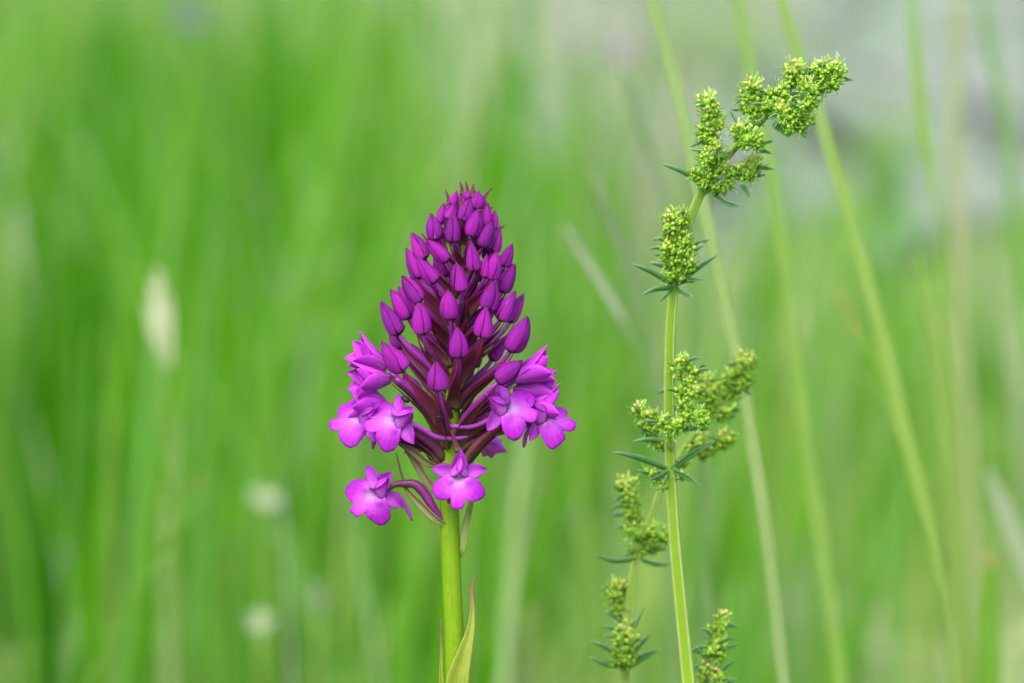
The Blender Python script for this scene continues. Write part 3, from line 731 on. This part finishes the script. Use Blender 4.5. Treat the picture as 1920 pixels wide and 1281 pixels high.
dA = lambda y: interp([(100, 0.004), (300, 0.009), (520, 0.013), (900, 0.018), (1300, 0.021)])(y)
bedstraw('tallest bedstraw stalk, bright green, its bud-covered top arching over beside the orchid',
         [(1296, 1330), (1290, 1270), (1275, 1120), (1264, 1000), (1257, 880), (1255, 700), (1258, 600), (1265, 530), (1284, 440), (1308, 375), (1345, 315), (1395, 258), (1440, 215), (1490, 175), (1545, 145)],
         [14, 13.5, 12.6, 12, 11.5, 11, 10.5, 10, 9.5, 9, 9, 8, 6.5, 4.5, 2.5], dA,
         [((1345, 315), [(1326, 192, 17), (1333, 212, 20), (1340, 232, 17), (1322, 240, 15), (1328, 262, 19), (1340, 280, 15), (1325, 300, 18), (1345, 298, 12), (1304, 328, 10), (1328, 330, 14), (1350, 318, 12), (1320, 345, 11), (1338, 352, 11)], -0.0012),
          ((1395, 258), [(1410, 165, 19), (1420, 188, 20), (1398, 180, 13), (1425, 205, 15), (1402, 204, 12), (1435, 195, 12), (1415, 225, 12)], -0.0012),
          ((1370, 290), [(1406, 262, 22), (1392, 256, 14), (1420, 268, 13), (1382, 244, 10), (1403, 240, 10)], -0.004),
          ((1340, 330), [(1412, 312, 18), (1395, 322, 16), (1375, 325, 14), (1360, 348, 13), (1405, 330, 12), (1350, 355, 11)]),
          ((1440, 215), [(1490, 135, 20), (1482, 152, 17), (1505, 152, 14), (1465, 172, 13), (1458, 190, 14), (1478, 190, 17), (1445, 178, 11), (1440, 200, 11)], -0.0016),
          ((1450, 210), [(1470, 215, 18), (1488, 228, 18), (1505, 235, 17), (1462, 205, 14), (1515, 228, 10), (1480, 240, 12)], -0.003),
          ((1500, 172), [(1521, 168, 18), (1520, 190, 14), (1505, 205, 14)], -0.003),
          ((1540, 147), [(1540, 130, 17), (1560, 128, 18), (1572, 142, 15), (1552, 148, 18), (1545, 165, 16), (1535, 148, 16), (1562, 158, 12), (1530, 132, 11)]),
          ((1268, 520), [(1262, 408, 15), (1280, 414, 12), (1252, 424, 13), (1275, 430, 16), (1290, 402, 8), (1262, 448, 18), (1285, 452, 14), (1252, 468, 16), (1275, 478, 18), (1295, 470, 12), (1255, 492, 16), (1275, 500, 18), (1292, 494, 13), (1280, 520, 10), (1258, 515, 10)], -0.0022),
          ((1256, 805), [(1280, 680, 14), (1272, 694, 12), (1300, 698, 10), (1290, 716, 15), (1278, 735, 14), (1297, 740, 14), (1282, 760, 13), (1305, 775, 15), (1315, 790, 13), (1288, 782, 13), (1270, 798, 15), (1255, 806, 13), (1240, 790, 9)], -0.004),
          ((1250, 825), [(1197, 768, 12), (1208, 778, 12), (1222, 778, 9), (1212, 798, 11), (1226, 808, 11), (1237, 792, 9), (1225, 825, 11), (1240, 835, 9)]),
          ((1258, 875), [(1222, 888, 11), (1280, 872, 8), (1232, 898, 10), (1245, 912, 8), (1275, 892, 8)])],
         [((1322, 348), (1241, 307), 11, 0.002), ((1340, 365), (1398, 387), 10, 0.003, -6), ((1450, 235), (1480, 260), 10, 0.004), ((1382, 240), (1368, 206), 9), ((1455, 180), (1452, 140), 9),
          ((1512, 150), (1517, 112), 9), ((1345, 320), (1300, 290), 8), ((1340, 300), (1293, 280), 8), ((1420, 275), (1449, 266), 8), ((1420, 285), (1446, 289), 8), ((1390, 345), (1405, 370), 9),
          ((1262, 538), (1228, 516), 9, -0.004), ((1266, 538), (1300, 556), 9, 0.006, -3), ((1262, 540), (1236, 566), 8, 0.006, -3), ((1256, 884), (1216, 900), 10, 0.006, -3), ((1258, 884), (1290, 862), 9, -0.003), ((1256, 886), (1238, 918), 9, 0.006, -3),
          ((1262, 536), (1186, 495), 12, 0.002), ((1262, 541), (1204, 552), 12, 0.004), ((1266, 536), (1346, 478), 11, 0.001), ((1268, 532), (1322, 524), 9, 0.004), ((1262, 512), (1215, 492), 9), ((1262, 490), (1225, 477), 9), ((1285, 470), (1330, 450), 8), ((1285, 484), (1318, 462), 8), ((1255, 455), (1222, 450), 8),
          ((1255, 882), (1149, 847), 13, 0.004), ((1258, 880), (1342, 826), 13, 0.003), ((1260, 882), (1317, 914), 13, 0.003), ((1258, 808), (1330, 806), 11, 0.004), ((1252, 830), (1185, 828), 10, 0.001), ((1222, 812), (1198, 806), 9), ((1266, 770), (1242, 764), 9), ((1285, 775), (1325, 757), 9), ((1256, 735), (1234, 738), 9), ((1310, 690), (1322, 688), 6)],
         3)
dB = lambda y: interp([(600, 0.036), (900, 0.034), (1300, 0.034)])(y)
bedstraw('paler bedstraw stalk passing behind the tallest one, leaning and blurred',
         [(1165, 1340), (1170, 1270), (1178, 1190), (1188, 1070), (1205, 1010), (1226, 955), (1246, 900), (1275, 850), (1310, 800), (1345, 755), (1385, 705)],
         [10.5, 10, 9.5, 8.5, 8, 7.5, 7, 6, 5, 4, 2.5], dB,
         [((1385, 705), [(1396, 680, 17), (1388, 695, 15), (1392, 715, 15), (1375, 702, 14), (1385, 730, 14), (1365, 720, 14), (1360, 738, 14)]),
          ((1330, 775), [(1320, 718, 17), (1310, 732, 12), (1330, 738, 14), (1345, 750, 12), (1362, 772, 13), (1352, 780, 12), (1335, 770, 12), (1320, 760, 12)]),
          ((1290, 830), [(1360, 822, 14), (1350, 832, 12), (1310, 828, 14), (1330, 842, 12), (1318, 850, 10), (1295, 845, 12)]),
          ((1205, 1010), [(1174, 912, 14), (1176, 928, 15), (1184, 945, 14), (1180, 962, 14), (1190, 975, 12), (1188, 998, 17), (1206, 1005, 13), (1225, 1002, 14), (1243, 1006, 14), (1215, 1025, 14), (1196, 1034, 13)]),
          ((1178, 1200), [(1158, 1100, 14), (1152, 1115, 13), (1162, 1118, 12), (1160, 1140, 12), (1163, 1150, 10)]),
          ((1172, 1250), [(1172, 1185, 16), (1165, 1200, 15), (1180, 1205, 14), (1170, 1222, 15), (1176, 1240, 13), (1160, 1240, 10)], -0.003)],
         [((1190, 1050), (1114, 1040), 11, 0.002, -8), ((1205, 1050), (1260, 1058), 11, 0.002, -4), ((1163, 1168), (1135, 1148), 11), ((1172, 1250), (1106, 1232), 14, 0.003, -6), ((1172, 1240), (1104, 1200), 12), ((1178, 1250), (1240, 1216), 15, 0.003), ((1178, 1235), (1220, 1188), 13), ((1170, 1190), (1128, 1175), 10), ((1180, 1200), (1208, 1136), 8), ((1178, 970), (1145, 968), 9), ((1178, 950), (1145, 955), 8), ((1182, 990), (1150, 994), 9), ((1172, 1210), (1205, 1198), 10)],
         4, fat=1.25)
dC = lambda y: 0.026
bedstraw('short bedstraw tip with few buds rising low beside the tallest stalk',
         [(1330, 1350), (1332, 1290), (1338, 1230), (1350, 1175)], [7, 6.5, 5, 3], dC,
         [((1342, 1200), [(1354, 1162, 15), (1352, 1176, 13), (1335, 1182, 9), (1350, 1195, 12), (1345, 1208, 12), (1358, 1212, 9), (1330, 1225, 13), (1350, 1228, 12)]),
          ((1334, 1270), [(1322, 1254, 13), (1338, 1258, 13), (1318, 1268, 10), (1345, 1272, 12), (1330, 1284, 13), (1355, 1284, 10)])],
         [((1335, 1215), (1293, 1222), 10), ((1350, 1205), (1380, 1198), 9), ((1350, 1222), (1372, 1212), 10), ((1330, 1255), (1298, 1252), 11), ((1340, 1270), (1378, 1238), 10), ((1335, 1280), (1365, 1278), 10), ((1335, 1190), (1310, 1180), 8)],
         5)

# ------------------------------------------------------------------ single blades of grass that can be told apart
def blade_mat(name, base, tip=None, trans=0.4):
    tip = tip or base
    return plant_mat(name, [(0, base), (0.82, base), (1, tip)], trans=trans, rough=0.5, vary=0.06, stripes=0.06, obj_rand=0.05, nscale=120)
BM = {'pale': blade_mat('pale_blade', (0.21, 0.32, 0.10)), 'green': blade_mat('green_blade', (0.16, 0.29, 0.045)), 'yellow': blade_mat('yellow_green_blade', (0.18, 0.30, 0.05)),
      'deep': blade_mat('deep_green_blade', (0.11, 0.25, 0.04)), 'tan': blade_mat('tan_tipped_blade', (0.11, 0.26, 0.015), (0.32, 0.23, 0.08)), 'straw': blade_mat('straw_blade', (0.24, 0.29, 0.12)),
      'grey': blade_mat('grey_green_blade', (0.25, 0.31, 0.2)), 'dull': blade_mat('dull_green_blade', (0.12, 0.19, 0.09)), 'cream': blade_mat('cream_head', (0.42, 0.47, 0.30))}
def blade(name, label, pts, wid, d, mat, cat='grass', fold=0.12, droot=0.0, group='single grass blades'):
    """pts from the tip downwards in photograph pixels; the blade goes on down to the ground"""
    P = [pt(x, y, d) for x, y in pts]
    a, b = P[-2], P[-1]
    t = (b - a).normalized(); t = (t + Vector((0, 0, -1.2))).normalized()
    L = b.z / max(0.2, -t.z)
    ft = b + t * L; ft.z = -0.003
    P2 = P + [b.lerp(ft, 0.5), ft]
    P2.reverse()
    wl = list(wid) + [wid[-1] * 0.9, wid[-1] * 0.7]; wl.reverse()
    N = 36
    kk = 0.76 * K * (FOCUS + d) / FOCUS
    mb = MB(); mb.ribbon(spline(P2, N), [x * kk for x in lerp_list(wl, N)], RT + FWD * random.uniform(-0.3, 0.3), fold, 5)
    o = add(name, mb.mesh(name, BM[mat]), label=label, cat=cat, group=group)
    solidify(o, 0.0002)
    return o
blade('grass_shoot', 'long pale green grass blade crossing behind the top of the tallest bedstraw', [(1190, -90), (1222, 0), (1265, 150), (1300, 300), (1345, 500), (1385, 680), (1430, 950), (1470, 1281), (1480, 1380)], [12, 27, 32, 32, 30, 31, 32, 31, 30], 0.085, 'pale')
blade('grass_shoot', 'fresh green grass blade with narrow arching top between two paler blades', [(1375, -80), (1385, 0), (1405, 120), (1445, 320), (1482, 600), (1530, 950), (1572, 1250), (1585, 1360)], [14, 22, 25, 27, 30, 32, 32, 30], 0.20, 'green')
blade('grass_shoot', 'yellow-green grass blade curving from behind the arching bedstraw tip down to the turf', [(1440, -90), (1465, 0), (1540, 230), (1600, 430), (1655, 640), (1700, 830), (1745, 1000), (1775, 1150), (1790, 1300)], [16, 24, 28, 30, 34, 40, 24, 7, 5], 0.15, 'yellow')
blade('grass_shoot', 'tan-tipped grass blade leaning against the curving yellow-green blade', [(1572, 545), (1590, 585), (1640, 680), (1685, 800), (1730, 960), (1760, 1100), (1780, 1250)], [6, 20, 28, 34, 26, 8, 6], 0.18, 'tan')
blade('grass_shoot', 'short pointed green grass blade with a smaller twin beside it', [(1722, 480), (1730, 540), (1745, 620), (1765, 760), (1790, 1000), (1800, 1250)], [4, 22, 30, 26, 24, 22], 0.2, 'yellow')
blade('grass_shoot', 'smallest pointed blade, twin of the short pointed one', [(1757, 530), (1762, 570), (1772, 640), (1790, 800), (1805, 1000), (1815, 1250)], [4, 18, 22, 20, 20, 20], 0.22, 'yellow')
blade('grass_shoot', 'broad upright blade with an orange dried tip, low in the grass', [(1852, 1035), (1855, 1070), (1853, 1150), (1850, 1290), (1850, 1400)], [10, 44, 62, 66, 60], 0.20, 'tan')
blade('grass_shoot', 'greyish dry grass blade slanting low beside the orange-tipped blade', [(1855, 885), (1880, 950), (1915, 1040), (1960, 1150), (1990, 1290)], [14, 36, 38, 36, 34], 0.30, 'grey')
blade('grass_shoot', 'upright straw-tinged grass stalk, high above the pair of short pointed blades', [(1800, -100), (1795, 0), (1792, 200), (1800, 500), (1815, 800), (1825, 1250)], [24, 26, 28, 28, 26, 24], 0.42, 'straw')
blade('grass_shoot', 'notched green grass leaf hanging beside the straw-tinged stalk', [(1712, -80), (1712, 40), (1722, 150), (1738, 270), (1760, 420), (1790, 700), (1810, 1100)], [16, 20, 28, 26, 10, 8, 8], 0.24, 'green')
blade('grass_shoot', 'deep green grass blade leaning away beyond the straw-tinged stalk', [(1830, -80), (1850, 50), (1880, 200), (1905, 400), (1930, 650), (1960, 1000)], [16, 22, 26, 26, 26, 26], 0.40, 'deep')
blade('grass_shoot', 'wide pale green blade standing straight behind the orchid stem', [(998, 720), (988, 790), (978, 880), (962, 1020), (945, 1281), (935, 1400)], [6, 16, 22, 25, 26, 26], 0.4, 'pale')
blade('grass_shoot', 'slender slanting grass blade with a tan tip, alone in the dense green grass', [(378, 885), (366, 925), (330, 990), (270, 1090), (205, 1200), (160, 1290)], [4, 13, 13, 13, 14, 14], 0.26, 'tan')
blade('grass_shoot', 'broad light green upright blade below the cream grass head', [(330, 780), (322, 900), (312, 1050), (315, 1200), (320, 1300)], [6, 22, 30, 34, 34], 0.5, 'pale')
blade('grass_shoot', 'dull dark grass stalk above the brown-tipped drooping head', [(1165, 120), (1190, 200), (1222, 300), (1262, 420), (1300, 600), (1320, 900), (1330, 1250)], [10, 24, 22, 16, 12, 12, 12], 0.26, 'dull')
blade('grass_shoot', 'second dull dark stalk close behind the bedstraw, thicker at its tip', [(1112, 320), (1130, 375), (1160, 450), (1200, 560), (1240, 800), (1260, 1200)], [10, 24, 24, 14, 10, 10], 0.24, 'dull')
blade('grass_spike', 'pale slender grass head with brown tip slanting between orchid and bedstraw', [(1058, 425), (1085, 465), (1120, 520), (1165, 595), (1173, 608), (1215, 690), (1255, 900), (1265, 1250)], [6, 17, 22, 20, 3, 2, 2, 2], 0.19, 'grey')
# cream grass head of several overlapping husks on a thin stalk
def husk_head(px, py, d, label):
    base = pt(px, py + 110, d); ft = Vector((base.x + 0.01, base.y + 0.01, 0))
    e = add('grass_spike', None, M=T(ft), label=label, cat='grass')
    mb = MB(); mb.tube(spline([ft, ft.lerp(base, 0.6), base, pt(px, py - 60, d)], 14), [0.0006] * 14, 6); add('stalk', mb.mesh('stalk', BM['green']), e)
    kk = K * (FOCUS + d) / FOCUS
    for (dx, dy, ln, wd, ang) in ((-34, 60, 100, 14, 14), (20, 95, 130, 24, 6), (-10, 20, 100, 18, 12), (40, 60, 110, 14, 2), (0, -20, 80, 14, 10)):
        b = pt(px + dx * 0.3, py + dy, d)
        F = T(b) @ frame(-FWD, UP) @ Matrix.Rotation(R_(ang), 4, 'Z') @ Matrix.Rotation(R_(random.uniform(-10, 10)), 4, 'Y')
        mb = MB(); mb.petal(ln * kk, wd * kk, lanc, cup=0.25, bend=0.05, M=F); o = add('husk', mb.mesh('husk', BM['cream']), e); solidify(o, 0.0003)
husk_head(308, 600, 0.34, 'cream dry grass head with overlapping husks standing in the dense green grass')

# small blurred meadow flowers; the white ones are made up to imitate leaf glints
WHITE = plant_mat('glint_petal', [(0, (0.26, 0.35, 0.22)), (1, (0.34, 0.41, 0.31))], trans=0.4)
BLUE = plant_mat('blue_petal', [(0, (0.06, 0.06, 0.13)), (1, (0.06, 0.07, 0.15))], trans=0.3)
MAUVE = plant_mat('mauve_petal', [(0, (0.14, 0.11, 0.16)), (1, (0.15, 0.13, 0.19))], trans=0.3)
DISC = plant_mat('flower_disc', [(0, (0.45, 0.36, 0.03)), (1, (0.5, 0.4, 0.05))], trans=0.1)
def small_flower(px, py, d, rpx, mat, label, n=9, tilt=(0.2, 0.5, -0.8), name='wild_flower', group=None):
    C = pt(px, py, d); kk = K * (FOCUS + d) / FOCUS
    ft = Vector((C.x + random.uniform(-.01, .01), C.y + 0.01, -0.002))
    e = add(name, None, M=T(ft), label=label, cat='flower', group=group)
    fw = (RT * tilt[0] + UP * tilt[1] + FWD * tilt[2]).normalized()
    F = T(C) @ frame(fw, fw.orthogonal())
    for k in range(n):
        mb = MB(); mb.petal(rpx * kk, rpx * 0.55 * kk, psep, cup=0.1, bend=0.15, nu=5, nv=7, M=F @ Matrix.Rotation(2 * math.pi * k / n, 4, 'Z') @ T(Vector((0, rpx * 0.12 * kk, 0))))
        o = add('petal', mb.mesh('petal', mat), e); solidify(o, 0.0002)
    mb = MB(); mb.tube([F @ (Vector((0, 0, z)) * rpx * kk) for z in (-0.15, 0, 0.08, 0.14)], [rpx * kk * q for q in (0.1, 0.24, 0.2, 0.04)], 10); add('disc', mb.mesh('disc', DISC), e)
    mb = MB(); mb.tube(spline([ft, ft.lerp(C, 0.5) + RT * 0.004, C], 10), [0.0009] * 10, 6); add('stalk', mb.mesh('stalk', BM['green']), e)
small_flower(497, 938, 0.5, 34, WHITE, 'small white flower head made up for a leaf glint, facing up, apart from the paired ones below', n=6, tilt=(0.3, 0.9, -0.5))
small_flower(487, 1165, 0.42, 26, WHITE, 'white blurred flower made up for a leaf glint low in the grass, rounder of a pair', n=5, tilt=(0.1, 0.2, -0.9))
small_flower(588, 1120, 0.42, 34, WHITE, 'white blurred flower made up for a leaf glint low in the grass, narrower of a pair', n=5, tilt=(0.9, 0.1, -0.4))
small_flower(358, 30, 1.0, 24, BLUE, 'lone blue flower far off at the edge of the dense grass', n=12, tilt=(0, 0.3, -0.9))
small_flower(1165, 95, 1.0, 28, MAUVE, 'dusky mauve flower far off between the orchid tip and the arching bedstraw', n=10, tilt=(0.1, 0.3, -0.9))
small_flower(1083, 975, 0.7, 24, MAUVE, 'dusky mauve flower low behind the bedstraw and the orchid', n=10, tilt=(0.1, 0.4, -0.9))
